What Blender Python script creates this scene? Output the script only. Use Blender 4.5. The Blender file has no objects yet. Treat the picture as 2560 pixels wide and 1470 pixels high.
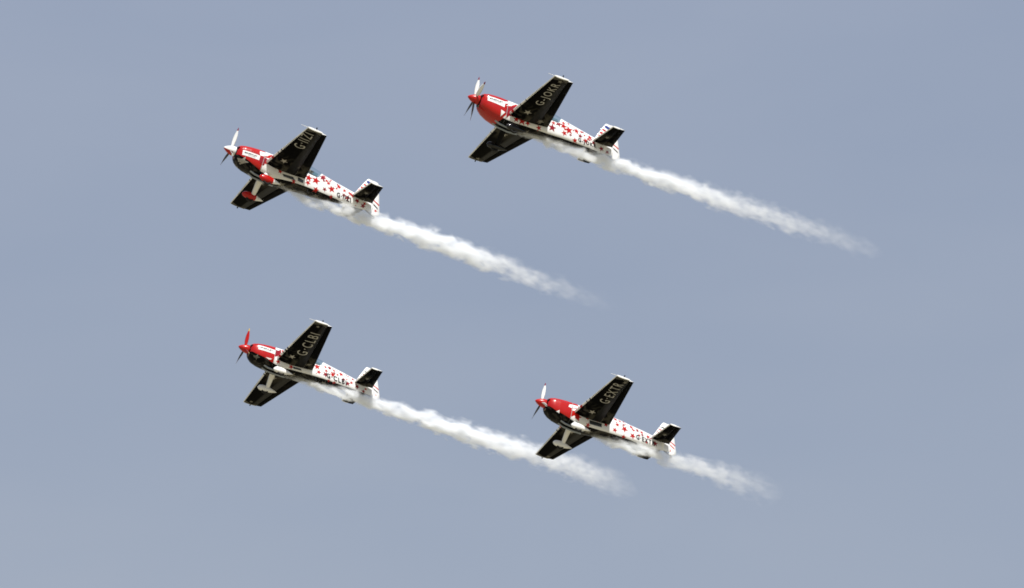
import bpy, math, random
from mathutils import Vector, Matrix, noise
from mathutils.bvhtree import BVHTree
from mathutils.geometry import tessellate_polygon
R = math.radians
S = bpy.context.scene
COL = S.collection

# ------------------------------------------------------------------ camera
cam = bpy.data.cameras.new('camera')
cam.sensor_width = 36.0
cam.lens = 223.03
cam.clip_start = 0.5
cam.clip_end = 60000
co = bpy.data.objects.new('camera', cam); COL.objects.link(co)
co.location = (0, 0, 1.7)
co.rotation_euler = (R(90 + 25), 0, 0)
S.camera = co

# ------------------------------------------------------------------ sky and sun
SUN = Vector((0.20, -0.60, 0.775)).normalized()
SUN_EL = math.asin(SUN.z)
SUN_AZ = math.atan2(SUN.x, SUN.y)
W = bpy.data.worlds.new('World'); S.world = W; W.use_nodes = True
wn = W.node_tree; wn.nodes.clear()
def wnode(t): return wn.nodes.new(t)
wo = wnode('ShaderNodeOutputWorld'); bg = wnode('ShaderNodeBackground')
sk = wnode('ShaderNodeTexSky'); sk.sky_type = 'NISHITA'; sk.sun_disc = False
sk.sun_elevation = SUN_EL; sk.sun_rotation = SUN_AZ
sk.altitude = 100; sk.air_density = 1.0; sk.dust_density = 2.0; sk.ozone_density = 1.5
bg.inputs['Strength'].default_value = 0.10
# thin high veil of cloud over the blue, uneven from place to place
tc = wnode('ShaderNodeTexCoord')
n1 = wnode('ShaderNodeTexNoise'); n1.inputs['Scale'].default_value = 11.0; n1.inputs['Detail'].default_value = 4; n1.inputs['Roughness'].default_value = .45
n2 = wnode('ShaderNodeTexNoise'); n2.inputs['Scale'].default_value = 26.0; n2.inputs['Detail'].default_value = 3
n2.inputs['Distortion'].default_value = .6
smp = wnode('ShaderNodeMapping'); smp.inputs['Rotation'].default_value = (0, R(25), 0); smp.inputs['Scale'].default_value = (.55, 1, 1.6)
wn.links.new(tc.outputs['Generated'], smp.inputs[0])
wn.links.new(smp.outputs[0], n1.inputs['Vector']); wn.links.new(smp.outputs[0], n2.inputs['Vector'])
mx = wnode('ShaderNodeMath'); mx.operation = 'MULTIPLY_ADD'; mx.inputs[1].default_value = .35
wn.links.new(n2.outputs['Fac'], mx.inputs[0]); wn.links.new(n1.outputs['Fac'], mx.inputs[2])
mr = wnode('ShaderNodeMapRange'); mr.inputs['From Min'].default_value = .45; mr.inputs['From Max'].default_value = .90
mr.inputs['To Min'].default_value = .65; mr.inputs['To Max'].default_value = .87
wn.links.new(mx.outputs[0], mr.inputs['Value'])
mixs = wnode('ShaderNodeMix'); mixs.data_type = 'RGBA'
# the veil is greyer and paler towards the horizon
sz = wnode('ShaderNodeSeparateXYZ'); wn.links.new(tc.outputs['Generated'], sz.inputs[0])
el = wnode('ShaderNodeMapRange'); el.interpolation_type = 'SMOOTHSTEP'
el.inputs['From Min'].default_value = .34; el.inputs['From Max'].default_value = .49
wn.links.new(sz.outputs['Z'], el.inputs['Value'])
veil = wnode('ShaderNodeMix'); veil.data_type = 'RGBA'
veil.inputs['A'].default_value = (3.38, 3.77, 4.46, 1); veil.inputs['B'].default_value = (2.97, 3.42, 4.40, 1)
wn.links.new(el.outputs[0], veil.inputs['Factor'])
wn.links.new(veil.outputs['Result'], mixs.inputs['B'])
wn.links.new(mr.outputs['Result'], mixs.inputs['Factor'])
wn.links.new(sk.outputs['Color'], mixs.inputs['A'])
wn.links.new(mixs.outputs['Result'], bg.inputs['Color'])
wn.links.new(bg.outputs[0], wo.inputs['Surface'])

sl = bpy.data.lights.new('sun', 'SUN'); sl.energy = 5.0; sl.angle = R(.5); sl.color = (1, .97, .92)
so = bpy.data.objects.new('sun', sl); COL.objects.link(so)
so.rotation_euler = SUN.to_track_quat('Z', 'Y').to_euler()
so.location = (20, -70, 160)

S.view_settings.view_transform = 'Standard'; S.view_settings.look = 'None'
S.view_settings.exposure = 0.25; S.view_settings.gamma = 1
S.render.engine = 'CYCLES'
S.cycles.max_bounces = 14; S.cycles.volume_bounces = 10; S.cycles.diffuse_bounces = 4
S.cycles.transparent_max_bounces = 16
S.cycles.use_denoising = True
S.cycles.pixel_filter_type = 'BLACKMAN_HARRIS'; S.cycles.filter_width = 1.75
S.cycles.volume_max_steps = 1024

# ------------------------------------------------------------------ materials
def mat(name, col, rough=.3, spec=.5, metal=0., coat=0., dirt=0.):
    m = bpy.data.materials.new(name); m.use_nodes = True
    nt = m.node_tree; b = nt.nodes['Principled BSDF']
    b.inputs['Base Color'].default_value = (*col, 1); b.inputs['Roughness'].default_value = rough
    b.inputs['Specular IOR Level'].default_value = spec; b.inputs['Metallic'].default_value = metal
    b.inputs['Coat Weight'].default_value = coat; b.inputs['Coat Roughness'].default_value = .08
    if dirt:
        t = nt.nodes.new('ShaderNodeTexCoord'); n = nt.nodes.new('ShaderNodeTexNoise')
        mp = nt.nodes.new('ShaderNodeMapping'); mp.inputs['Scale'].default_value = (.7, 3, 3)
        nt.links.new(t.outputs['Object'], mp.inputs['Vector']); nt.links.new(mp.outputs[0], n.inputs['Vector'])
        n.inputs['Scale'].default_value = 2.2; n.inputs['Detail'].default_value = 6
        x = nt.nodes.new('ShaderNodeMix'); x.data_type = 'RGBA'
        x.inputs['A'].default_value = (*[c * (1 - dirt) for c in col], 1); x.inputs['B'].default_value = (*col, 1)
        nt.links.new(n.outputs['Fac'], x.inputs['Factor']); nt.links.new(x.outputs['Result'], b.inputs['Base Color'])
        r = nt.nodes.new('ShaderNodeMapRange'); r.inputs['To Min'].default_value = rough * .7; r.inputs['To Max'].default_value = rough * 1.5
        nt.links.new(n.outputs['Fac'], r.inputs['Value']); nt.links.new(r.outputs[0], b.inputs['Roughness'])
    return m
WHITE = mat('white_paint', (.80, .80, .79), .28, .5, 0, .3, .10)
RED = mat('red_paint', (.42, .007, .004), .25, .3, 0, .15, .12)
DRED = mat('dark_red_paint', (.23, .006, .014), .3, .3, 0, .15, .1)
BLACK = mat('black_paint', (.004, .004, .0045), .42, .06)
GREY = mat('pale_grey_lettering', (.36, .35, .33), .5, .3)
STARG = mat('faded_star_paint', (.42, .40, .36), .5, .3, 0, 0, .4)
STARD = mat('dull_star_paint', (.20, .19, .165), .5, .3, 0, 0, .5)
INK = mat('black_lettering', (.012, .012, .014), .5, .3)
PRINT = mat('grey_print', (.10, .11, .12), .5, .3)
BLUE = mat('blue_paint', (.02, .04, .20), .35)
YEL = mat('yellow_paint', (.60, .38, .05), .4)
PURP = mat('maroon_tip_paint', (.20, .02, .05), .4)
RUB = mat('tyre_rubber', (.015, .015, .015), .85, .2)
STEEL = mat('exhaust_steel', (.32, .36, .42), .35, .5, .9, 0, .3)
ALU = mat('brushed_metal', (.5, .5, .5), .35, .5, .9)
BLADEB = mat('matt_black_blade', (.045, .045, .052), .6, .3)
SKIN = mat('skin', (.48, .29, .21), .55)
HAIR = mat('dark_hair', (.03, .02, .015), .7)
SUIT = mat('dark_flying_suit', (.03, .035, .05), .8)
COCK = mat('cockpit_lining', (.05, .055, .06), .7)
BROWN = mat('worn_inlet', (.16, .11, .06), .6)

def glassmat():
    m = bpy.data.materials.new('tinted_canopy_glass'); m.use_nodes = True
    nt = m.node_tree; nt.nodes.clear()
    o = nt.nodes.new('ShaderNodeOutputMaterial'); t = nt.nodes.new('ShaderNodeBsdfTransparent')
    g = nt.nodes.new('ShaderNodeBsdfGlossy'); f = nt.nodes.new('ShaderNodeFresnel'); x = nt.nodes.new('ShaderNodeMixShader')
    t.inputs['Color'].default_value = (.66, .80, .78, 1); g.inputs['Roughness'].default_value = .03
    g.inputs['Color'].default_value = (.8, .9, .9, 1); f.inputs['IOR'].default_value = 1.4
    nt.links.new(f.outputs[0], x.inputs[0]); nt.links.new(t.outputs[0], x.inputs[1]); nt.links.new(g.outputs[0], x.inputs[2])
    nt.links.new(x.outputs[0], o.inputs['Surface']); return m
GLASS = glassmat()
WINDOW = mat('dark_floor_window', (.03, .033, .035), .12, .6)

OX, OZ = 2.6, .55                       # root of each aeroplane: belly under the wing
def V(b, y, z): return Vector((OX - b, y, z + OZ))     # b = metres behind the spinner tip

def curve_node(nt, pts, xmin, xmax, ymin, ymax, src):
    """piecewise linear y(x) of a value socket"""
    a = nt.nodes.new('ShaderNodeMapRange'); a.inputs['From Min'].default_value = xmin; a.inputs['From Max'].default_value = xmax
    nt.links.new(src, a.inputs['Value'])
    f = nt.nodes.new('ShaderNodeFloatCurve'); c = f.mapping.curves[0]
    P = [((x - xmin) / (xmax - xmin), (y - ymin) / (ymax - ymin)) for x, y in pts]
    c.points[0].location = P[0]; c.points[1].location = P[-1]
    for p in P[1:-1]: c.points.new(*p)
    for p in c.points: p.handle_type = 'VECTOR'
    f.mapping.update()
    nt.links.new(a.outputs[0], f.inputs['Value'])
    b = nt.nodes.new('ShaderNodeMapRange'); b.clamp = False
    b.inputs['To Min'].default_value = ymin; b.inputs['To Max'].default_value = ymax
    nt.links.new(f.outputs[0], b.inputs['Value'])
    return b.outputs[0]

def mottle(nt, base, dull, scale, lo, hi, vec):
    n = nt.nodes.new('ShaderNodeTexNoise'); n.inputs['Scale'].default_value = scale; n.inputs['Detail'].default_value = 2.5
    n.inputs['Distortion'].default_value = 1.2
    nt.links.new(vec, n.inputs['Vector'])
    r = nt.nodes.new('ShaderNodeMapRange'); r.inputs['From Min'].default_value = lo; r.inputs['From Max'].default_value = hi
    nt.links.new(n.outputs['Fac'], r.inputs['Value'])
    x = nt.nodes.new('ShaderNodeMix'); x.data_type = 'RGBA'
    x.inputs['A'].default_value = (*base, 1); x.inputs['B'].default_value = (*dull, 1)
    nt.links.new(r.outputs[0], x.inputs['Factor'])
    return x.outputs['Result'], r.outputs[0], x

def hullmat(name, top, pts, coat=.35):
    """top colour above the line z(b), mottled black paint below it"""
    m = bpy.data.materials.new(name); m.use_nodes = True
    nt = m.node_tree; p = nt.nodes['Principled BSDF']
    tc = nt.nodes.new('ShaderNodeTexCoord'); sx = nt.nodes.new('ShaderNodeSeparateXYZ')
    nt.links.new(tc.outputs['Object'], sx.inputs[0])
    q = sorted([(OX - b, z + OZ) for b, z in pts])
    line = curve_node(nt, q, q[0][0], q[-1][0], -1.0, 2.0, sx.outputs['X'])
    gt = nt.nodes.new('ShaderNodeMath'); gt.operation = 'GREATER_THAN'
    nt.links.new(sx.outputs['Z'], gt.inputs[0]); nt.links.new(line, gt.inputs[1])
    blk, _, _ = mottle(nt, (.0015, .0015, .002), (.045, .042, .036), 2.6, .52, .62, tc.outputs['Object'])
    n = nt.nodes.new('ShaderNodeTexNoise'); n.inputs['Scale'].default_value = 3; n.inputs['Detail'].default_value = 6
    mp = nt.nodes.new('ShaderNodeMapping'); mp.inputs['Scale'].default_value = (.6, 3, 3)
    nt.links.new(tc.outputs['Object'], mp.inputs[0]); nt.links.new(mp.outputs[0], n.inputs['Vector'])
    tp = nt.nodes.new('ShaderNodeMix'); tp.data_type = 'RGBA'
    tp.inputs['A'].default_value = (*[c * .88 for c in top], 1); tp.inputs['B'].default_value = (*top, 1)
    nt.links.new(n.outputs['Fac'], tp.inputs['Factor'])
    x = nt.nodes.new('ShaderNodeMix'); x.data_type = 'RGBA'
    nt.links.new(gt.outputs[0], x.inputs['Factor']); nt.links.new(blk, x.inputs['A']); nt.links.new(tp.outputs['Result'], x.inputs['B'])
    nt.links.new(x.outputs['Result'], p.inputs['Base Color'])
    p.inputs['Roughness'].default_value = .27; p.inputs['Coat Roughness'].default_value = .08
    for nm, lo_, hi_ in (('Coat Weight', 0., coat), ('Specular IOR Level', .07, .5 if coat > .2 else .35)):
        v = nt.nodes.new('ShaderNodeMapRange'); v.inputs['To Min'].default_value = lo_; v.inputs['To Max'].default_value = hi_
        nt.links.new(gt.outputs[0], v.inputs['Value']); nt.links.new(v.outputs[0], p.inputs[nm])
    return m

def undermat(name, y0, y1):
    """black underside, its root end mottled with faded swirls (paint)"""
    m = bpy.data.materials.new(name); m.use_nodes = True
    nt = m.node_tree; p = nt.nodes['Principled BSDF']
    tc = nt.nodes.new('ShaderNodeTexCoord'); sx = nt.nodes.new('ShaderNodeSeparateXYZ')
    nt.links.new(tc.outputs['Object'], sx.inputs[0])
    ab = nt.nodes.new('ShaderNodeMath'); ab.operation = 'ABSOLUTE'; nt.links.new(sx.outputs['Y'], ab.inputs[0])
    _, fac, x = mottle(nt, (.0010, .0010, .0012), (.045, .042, .034), 2.1, .47, .60, tc.outputs['Object'])
    r = nt.nodes.new('ShaderNodeMapRange'); r.inputs['From Min'].default_value = y0; r.inputs['From Max'].default_value = y1
    r.inputs['To Min'].default_value = 1; r.inputs['To Max'].default_value = 0
    nt.links.new(ab.outputs[0], r.inputs['Value'])
    mu = nt.nodes.new('ShaderNodeMath'); mu.operation = 'MULTIPLY'
    nt.links.new(fac, mu.inputs[0]); nt.links.new(r.outputs[0], mu.inputs[1]); nt.links.new(mu.outputs[0], x.inputs['Factor'])
    nt.links.new(x.outputs['Result'], p.inputs['Base Color'])
    p.inputs['Roughness'].default_value = .6; p.inputs['Specular IOR Level'].default_value = .02
    return m
UNDER = undermat('black_wing_underside', 1.0, 1.75)
UNDERT = undermat('black_tail_underside', .7, 1.0)

# ------------------------------------------------------------------ mesh helpers
class MB:
    def __init__(s): s.v, s.f, s.m, s.mats, s.sm = [], [], [], [], []
    def mi(s, m):
        if m not in s.mats: s.mats.append(m)
        return s.mats.index(m)
    def face(s, idx, m, smooth=True): s.f.append(tuple(idx)); s.m.append(s.mi(m)); s.sm.append(smooth)
    def add(s, pts): n = len(s.v); s.v += [Vector(p) for p in pts]; return list(range(n, n + len(pts)))
    def loft(s, rings, m, closed=True, caps=(True, True), mfun=None, smooth=True, capm=None):
        ids = [s.add(r) for r in rings]; n = len(rings[0])
        for i in range(len(ids) - 1):
            for j in range(n if closed else n - 1):
                k = (j + 1) % n
                mm = mfun(i, j) if mfun else m
                if mm is not None: s.face((ids[i][j], ids[i][k], ids[i + 1][k], ids[i + 1][j]), mm, smooth)
        if caps[0]: s.face(s.add(rings[0])[::-1], capm or m, False)
        if caps[1]: s.face(s.add(rings[-1]), capm or m, False)
        return ids
    def tube(s, pts, rad, m, seg=10, flat=1.0):
        rings = []
        for i, p in enumerate(pts):
            a = Vector(pts[max(i - 1, 0)]); b = Vector(pts[min(i + 1, len(pts) - 1)])
            t = (b - a).normalized(); up = Vector((0, 0, 1)) if abs(t.z) < .9 else Vector((1, 0, 0))
            u = t.cross(up).normalized(); w = u.cross(t).normalized()
            r = rad[i] if isinstance(rad, (list, tuple)) else rad
            rings.append([Vector(p) + u * math.cos(2 * math.pi * k / seg) * r + w * math.sin(2 * math.pi * k / seg) * r * flat for k in range(seg)])
        s.loft(rings, m)
    def bvh(s): return BVHTree.FromPolygons([tuple(v) for v in s.v], s.f)
    def build(s, name, parent=None, label=None, fix=True):
        me = bpy.data.meshes.new(name); me.from_pydata(s.v, [], s.f)
        for m in s.mats: me.materials.append(m)
        for p, k, q in zip(me.polygons, s.m, s.sm): p.material_index = k; p.use_smooth = q
        me.update()
        o = bpy.data.objects.new(name, me); COL.objects.link(o)
        if parent: o.parent = parent
        if label: o['label'] = label
        return o

def split(tris, lim):
    out = []; st = list(tris)
    while st:
        a, b, c = st.pop()
        e = [(b - a).length, (c - b).length, (a - c).length]; i = e.index(max(e))
        if e[i] <= lim: out.append((a, b, c)); continue
        if i == 0: m = (a + b) / 2; st += [(a, m, c), (m, b, c)]
        elif i == 1: m = (b + c) / 2; st += [(a, b, m), (a, m, c)]
        else: m = (a + c) / 2; st += [(a, b, m), (m, b, c)]
    return out

def decal(mb, bvh, tris, to_ray, m, off=.004, lim=.06):
    """lay flat 2D triangles onto a painted surface along a fixed direction"""
    cache = {}
    def hit(p):
        k = (round(p.x, 5), round(p.y, 5))
        if k not in cache:
            o, d = to_ray(p); h = bvh.ray_cast(o, d)
            if h[0] is None: cache[k] = None
            else:
                n = h[1]
                if n.dot(d) > 0: n = -n
                cache[k] = None if n.dot(d) > -.12 else mb.add([h[0] + n * off])[0]
        return cache[k]
    for t in split(tris, lim):
        q = [hit(p) for p in t]
        if None in q: continue
        a, b, c = (mb.v[i] for i in q)
        if max((a - b).length, (b - c).length, (c - a).length) > lim * 4: continue
        n = (b - a).cross(c - a); _, d = to_ray(t[0])
        mb.face(q if n.dot(d) < 0 else q[::-1], m, True)

def poly(pts):
    P = [Vector((x, y)) for x, y in pts]
    return [tuple(P[i] for i in t) for t in tessellate_polygon([[Vector((p.x, p.y, 0)) for p in P]])]
def star(x, y, r, rot=0., inner=.40, sx=1., n=5):
    return poly([(x + sx * (r if i % 2 == 0 else r * inner) * math.sin(rot + math.pi * i / n), y + (r if i % 2 == 0 else r * inner) * math.cos(rot + math.pi * i / n)) for i in range(2 * n)])
_txt = {}
def text(body, bold=.0, gap=1.):
    """triangles of a word, one unit high, starting at the origin"""
    if (body, bold, gap) in _txt: return _txt[(body, bold, gap)]
    c = bpy.data.curves.new('t', 'FONT'); c.body = body; c.offset = bold; c.space_character = gap; c.resolution_u = 4
    o = bpy.data.objects.new('t', c); COL.objects.link(o)
    dg = bpy.context.evaluated_depsgraph_get(); dg.update()
    me = o.evaluated_get(dg).to_mesh()
    me.calc_loop_triangles()
    T = [tuple(Vector((me.vertices[i].co.x, me.vertices[i].co.y)) for i in t.vertices) for t in me.loop_triangles]
    bpy.data.objects.remove(o); bpy.data.curves.remove(c)
    xs = [p.x for t in T for p in t]; ys = [p.y for t in T for p in t]
    x0, y0 = min(xs), min(ys); w = max(xs) - x0; h = max(ys) - y0
    T = [tuple(Vector(((p.x - x0) / w, (p.y - y0) / h)) for p in t) for t in T]
    _txt[(body, bold, gap)] = T
    return T
def place(T, o, ux, uy):
    """unit-square triangles onto origin + axis vectors (2D)"""
    o, ux, uy = Vector(o), Vector(ux), Vector(uy)
    return [tuple(o + ux * p.x + uy * p.y for p in t) for t in T]

def lerp_table(tab, x):
    if x <= tab[0][0]: return list(tab[0][1:])
    for a, b in zip(tab, tab[1:]):
        if x <= b[0]:
            t = (x - a[0]) / (b[0] - a[0]); return [p + (q - p) * t for p, q in zip(a[1:], b[1:])]
    return list(tab[-1][1:])
def smooth01(t): t = max(0, min(1, t)); return t * t * (3 - 2 * t)

# ------------------------------------------------------------------ the four aeroplanes
POSES = [
    ([-11.1892, 221.2146, 111.2499], [-0.88577, -0.40788, 0.22146], [0.40996, -0.91128, -0.03869]),
    ([-1.7667, 223.8552, 114.5714], [-0.89398, -0.42331, 0.14702], [0.42726, -0.90411, -0.00515]),
    ([-11.9144, 251.3817, 116.4098], [-0.90092, -0.40527, 0.15525], [0.41951, -0.90486, 0.07236]),
    ([1.0019, 247.5967, 112.2191], [-0.89477, -0.41006, 0.17675], [0.42526, -0.90326, 0.05724]),
]
STARS = [
[(3.53,-0.10,0.16,0),(3.85,-0.07,0.18,0),(3.55,-0.31,0.12,0),(4.10,0.19,0.16,1),(4.29,0.14,0.09,0),(4.39,0.07,0.10,0),(4.47,0.27,0.06,0),(4.85,0.16,0.12,0),(3.95,-0.43,0.13,0),(4.29,-0.26,0.10,1),(4.57,-0.11,0.16,0),(5.12,0.10,0.09,0),(4.65,-0.40,0.09,0),(5.14,-0.10,0.09,1),(5.32,-0.13,0.13,1),(5.39,0.09,0.09,0),(5.50,0.06,0.10,0),(5.75,-0.06,0.12,1),(6.04,-0.15,0.12,1),(6.08,-0.03,0.09,0),(6.58,-0.10,0.10,0),(5.75,-0.27,0.04,0),(2.13,-0.26,0.10,0),(2.33,-0.37,0.10,0),(2.58,-0.20,0.08,0),(2.97,-0.19,0.09,0),(2.98,-0.50,0.10,0),(1.54,-0.27,0.22,1),(1.68,-0.26,0.10,0)],
[(3.60,-0.14,0.18,1),(3.85,0.15,0.15,1),(4.08,0.13,0.15,0),(4.34,0.05,0.19,0),(4.16,-0.16,0.13,0),(4.69,0.18,0.13,0),(3.62,0.09,0.10,0),(4.45,-0.12,0.07,1),(4.07,0.28,0.10,0),(4.31,0.36,0.07,0),(4.89,0.02,0.11,1),(4.91,0.25,0.06,0),(4.69,-0.26,0.12,0),(5.33,0.15,0.12,0),(5.15,-0.09,0.13,0),(5.53,-0.02,0.10,1),(5.92,-0.12,0.12,1),(6.21,-0.17,0.10,1),(5.12,-0.35,0.07,0),(5.26,0.04,0.07,0),(2.01,-0.38,0.13,0),(2.27,-0.36,0.18,0),(2.52,-0.36,0.12,0),(3.03,-0.37,0.12,0),(1.65,-0.21,0.26,1)],
[(3.59,0.06,0.16,0),(3.71,-0.17,0.11,0),(4.05,0.03,0.09,0),(4.04,-0.16,0.14,1),(4.39,-0.03,0.14,0),(3.99,0.21,0.08,0),(4.20,0.26,0.12,1),(4.79,0.18,0.12,0),(4.43,0.21,0.08,0),(4.54,-0.35,0.09,0),(4.26,-0.36,0.08,0),(4.94,-0.03,0.09,1),(5.17,-0.14,0.12,1),(5.34,-0.03,0.09,0),(5.64,-0.10,0.12,1),(5.98,-0.21,0.11,1),(6.07,-0.05,0.08,0),(6.57,-0.13,0.06,0),(3.60,-0.27,0.03,0),(1.76,-0.38,0.12,0),(2.39,-0.41,0.12,0),(1.70,0.04,0.22,1)],
[(3.76,-0.04,0.11,0),(4.06,0.08,0.08,1),(3.68,-0.34,0.12,0),(4.13,-0.10,0.17,0),(4.45,0.17,0.11,0),(3.65,0.22,0.11,0),(3.88,0.21,0.08,0),(4.07,0.27,0.06,0),(4.77,0.11,0.09,1),(4.99,0.12,0.10,0),(4.16,-0.47,0.12,0),(4.57,-0.25,0.15,0),(5.03,-0.00,0.08,1),(5.32,0.04,0.11,0),(4.88,-0.09,0.08,0),(5.29,-0.25,0.06,0),(5.71,-0.13,0.14,1),(6.46,-0.14,0.09,0),(2.33,-0.31,0.11,0),(2.41,-0.59,0.11,0),(2.82,-0.22,0.11,0),(3.22,-0.27,0.11,0),(1.87,-0.41,0.18,0)],
]
SPEC = [
    dict(reg='G-IIZI', fz=-.10, nz=-.10, deep=0, line=[(.3,-.20),(.48,-.29),(1.26,-.54),(1.6,-.64),(2.1,-.69),(2.94,-.54),(3.44,-.49),(6.22,-.28),(7,-.24)],
         spinner='split', blade=WHITE, tip=PURP, phases=(12, 132, 252), fairing='red', can=4.07, placard=[(.67,-.10),(1.38,-.09),(1.38,-.29),(.69,-.31)],
         regbox=((4.82,-.11),(.64,.05),(.05,-.20)), wreg=((2.44,2.48),(-.10,1.24),(-.44,-.02)), wst=[(2.16,1.19,.17,0),(2.92,1.13,.17,1)], win=[(2.44,-.42),(2.90,-.36),(3.03,-.46),(2.52,-.50)], win2=True,
         txt='red spinner half'),
    dict(reg='G-JOKR', size=.945, fz=0., nz=.14, deep=.05, line=[(.3,-1.),(1.0,-.88),(1.10,-.80),(1.49,-.50),(1.96,-.53),(3.5,-.43),(5.4,-.28),(7,-.22)],
         spinner='red', blade=WHITE, tip=PURP, phases=(5, 66, 185, 246), fairing='black', can=4.02, placard=[(.69,.22),(1.44,.20),(1.42,-.06),(.70,.02)],
         regbox=((4.80,-.09),(.86,.05),(.05,-.19)), wreg=((2.56,1.86),(-.05,1.74),(-.43,-.03)), wst=[(2.19,1.10,.18,0),(2.94,.70,.18,1),(2.29,3.80,.12,1)], win=None, win2=False),
    dict(reg='G-CLBI', fz=0., nz=0., deep=0, line=[(.3,-.10),(.37,-.13),(.73,-.30),(1.15,-.39),(1.47,-.48),(1.96,-.56),(3.51,-.41),(5.66,-.26),(7,-.2)],
         spinner='red', blade=RED, tip=YEL, phases=(10, 130, 250), fairing='white', can=3.92, placard=[(.77,.12),(1.55,.11),(1.55,-.10),(.78,-.09)],
         regbox=((4.06,-.06),(1.02,.03),(.05,-.22)), wreg=((2.66,1.38),(-.10,1.82),(-.46,-.02)), wst=[(2.16,1.05,.17,0),(3.06,.80,.16,1),(2.21,3.72,.10,1)], win=[(2.46,-.37),(2.86,-.34),(2.90,-.41),(2.52,-.45)], win2=False),
    dict(reg='G-EXTR', fz=-.12, nz=-.08, deep=0, line=[(.3,-.17),(.40,-.22),(.81,-.43),(1.42,-.57),(1.99,-.69),(3.55,-.54),(5.64,-.35),(7,-.27)],
         spinner='red', blade=WHITE, tip=PURP, phases=(4, 124, 244), fairing='white', can=3.35, placard=None,
         regbox=((4.72,-.10),(.96,.07),(.05,-.21)), wreg=((2.58,1.92),(-.08,1.68),(-.44,-.02)), wst=[(2.27,1.02,.17,0),(3.13,.92,.10,1),(2.46,3.78,.12,1)], win=[(2.42,-.36),(3.02,-.30),(3.04,-.47),(2.46,-.53)], win2=False),
]
TEXTREG = {'G-CLBI': 'G·CLBI', 'G-EXTR': 'G·EXTR', 'G-IIZI': 'G·IIZI', 'G-JOKR': 'G-JOKR'}

HULL = [  # b, half width, bottom, top, top exponent, bottom exponent
    (.50, .25, -.27, .19, 2.2, 2.2), (.53, .31, -.33, .235, 2.3, 2.3), (.60, .375, -.40, .275, 2.5, 2.5), (.75, .43, -.49, .315, 2.6, 2.8), (1.0, .47, -.57, .36, 2.6, 3.0),
    (1.3, .485, -.60, .40, 2.6, 3.2), (1.6, .48, -.615, .43, 2.5, 3.4), (1.9, .465, -.62, .455, 2.4, 3.6), (2.05, .46, -.615, .46, 2.4, 3.8), (2.12, .46, -.61, .25, 4.0, 4.0),
    (2.5, .445, -.60, .245, 5, 4.2), (3.0, .42, -.53, .24, 5, 4.4), (3.44, .39, -.48, .235, 5, 4.6), (3.86, .36, -.44, .23, 5, 4.6)]
def hull_tab(can):
    k = can - .19
    t = [r for r in HULL if r[0] < k - .05]
    hw = lambda b: lerp_table(HULL + [(5.0, .225, -.335, .42, 2.2, 4)], b)
    a = hw(k)
    t.append((k, a[0], a[1], .23, 5, 4.6))
    t.append((k + .02, a[0], a[1], .27, 3.6, 4.6))
    zt = .57 - .04 * max(0, 3.9 - can)
    t.append((can, a[0] * .985, a[1] + .01, zt, 2.2, 4.4))
    if can < 3.8: t.append((4.05, .345, -.42, .52, 2.15, 4.4))
    t += [(5.0, .225, -.335, .405, 2.1, 4), (5.6, .145, -.28, .30, 2.0, 3.4), (6.1, .085, -.245, .21, 2, 3), (6.35, .055, -.23, .16, 2, 2.6), (6.45, .04, -.21, .12, 2, 2.4)]
    return t

JOIN = [   # jagged paint where the red nose meets the white body
    [('r', [(1.51,-.04),(1.70,.08),(1.84,.20),(1.95,.10),(1.82,.0),(1.66,-.06)]), ('d', [(1.38,-.19),(1.59,-.07),(1.78,-.13),(1.66,-.21),(1.63,-.41),(1.55,-.43),(1.43,-.36)]),
     ('w', [(1.33,.02),(1.33,.12),(1.55,.15),(1.70,.05),(1.52,-.05),(1.37,-.08)])],
    [('r', [(1.42,-.06),(1.56,.06),(1.73,.13),(1.91,.27),(2.14,.27),(1.94,.06),(1.84,.07),(1.59,-.05)]), ('r', [(1.54,.05),(1.54,-.30),(1.67,-.34),(1.75,-.21),(1.76,-.08)]),
     ('d', [(1.45,-.26),(1.55,-.05),(1.92,.20),(2.05,.22),(1.90,.02),(1.76,-.08),(1.75,-.21),(1.86,-.30),(1.67,-.34)]),
     ('w', [(1.40,.20),(1.77,.34),(2.04,.34),(1.84,.24),(1.70,.10),(1.48,.03),(1.59,.16),(1.40,.11)]), ('w', [(1.30,-.21),(1.49,-.26),(1.35,-.47)]), ('w', [(1.45,-.48),(1.55,-.36),(1.55,-.50)])],
    [('d', [(1.54,.02),(1.65,.14),(1.81,.27),(1.83,.09),(1.74,-.01),(1.73,-.13),(1.54,-.22)]), ('r', [(1.84,.25),(1.94,.29),(1.98,.19),(1.87,.09)]), ('w', [(1.60,.22),(1.81,.30),(1.70,.14)]),
     ('w', [(1.16,-.36),(1.45,-.35),(1.50,-.38),(1.32,-.42)]), ('r', [(1.40,-.36),(1.53,-.36),(1.50,-.42)])],
    [('r', [(1.54,-.49),(1.54,.30),(1.80,.30),(1.84,.10),(1.80,-.05),(1.84,-.17),(1.92,-.39),(1.97,-.58),(1.82,-.53),(1.70,-.41),(1.60,-.50)]),
     ('w', [(1.36,-.11),(1.40,.02),(1.53,.06),(1.81,.10),(1.78,-.03),(1.48,-.12)]), ('w', [(1.52,-.17),(1.56,-.12),(1.72,-.09),(1.75,-.17),(1.57,-.23)]), ('w', [(.88,-.48),(1.0,-.40),(1.03,-.53)])],
]
def join_marks(mb, bvh, k, ray):
    for n, (c, pts) in enumerate(JOIN[k]):
        decal(mb, bvh, poly(pts), ray, {'r': RED, 'd': DRED, 'w': WHITE}[c], .0045 + .0015 * n, .03)

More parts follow.
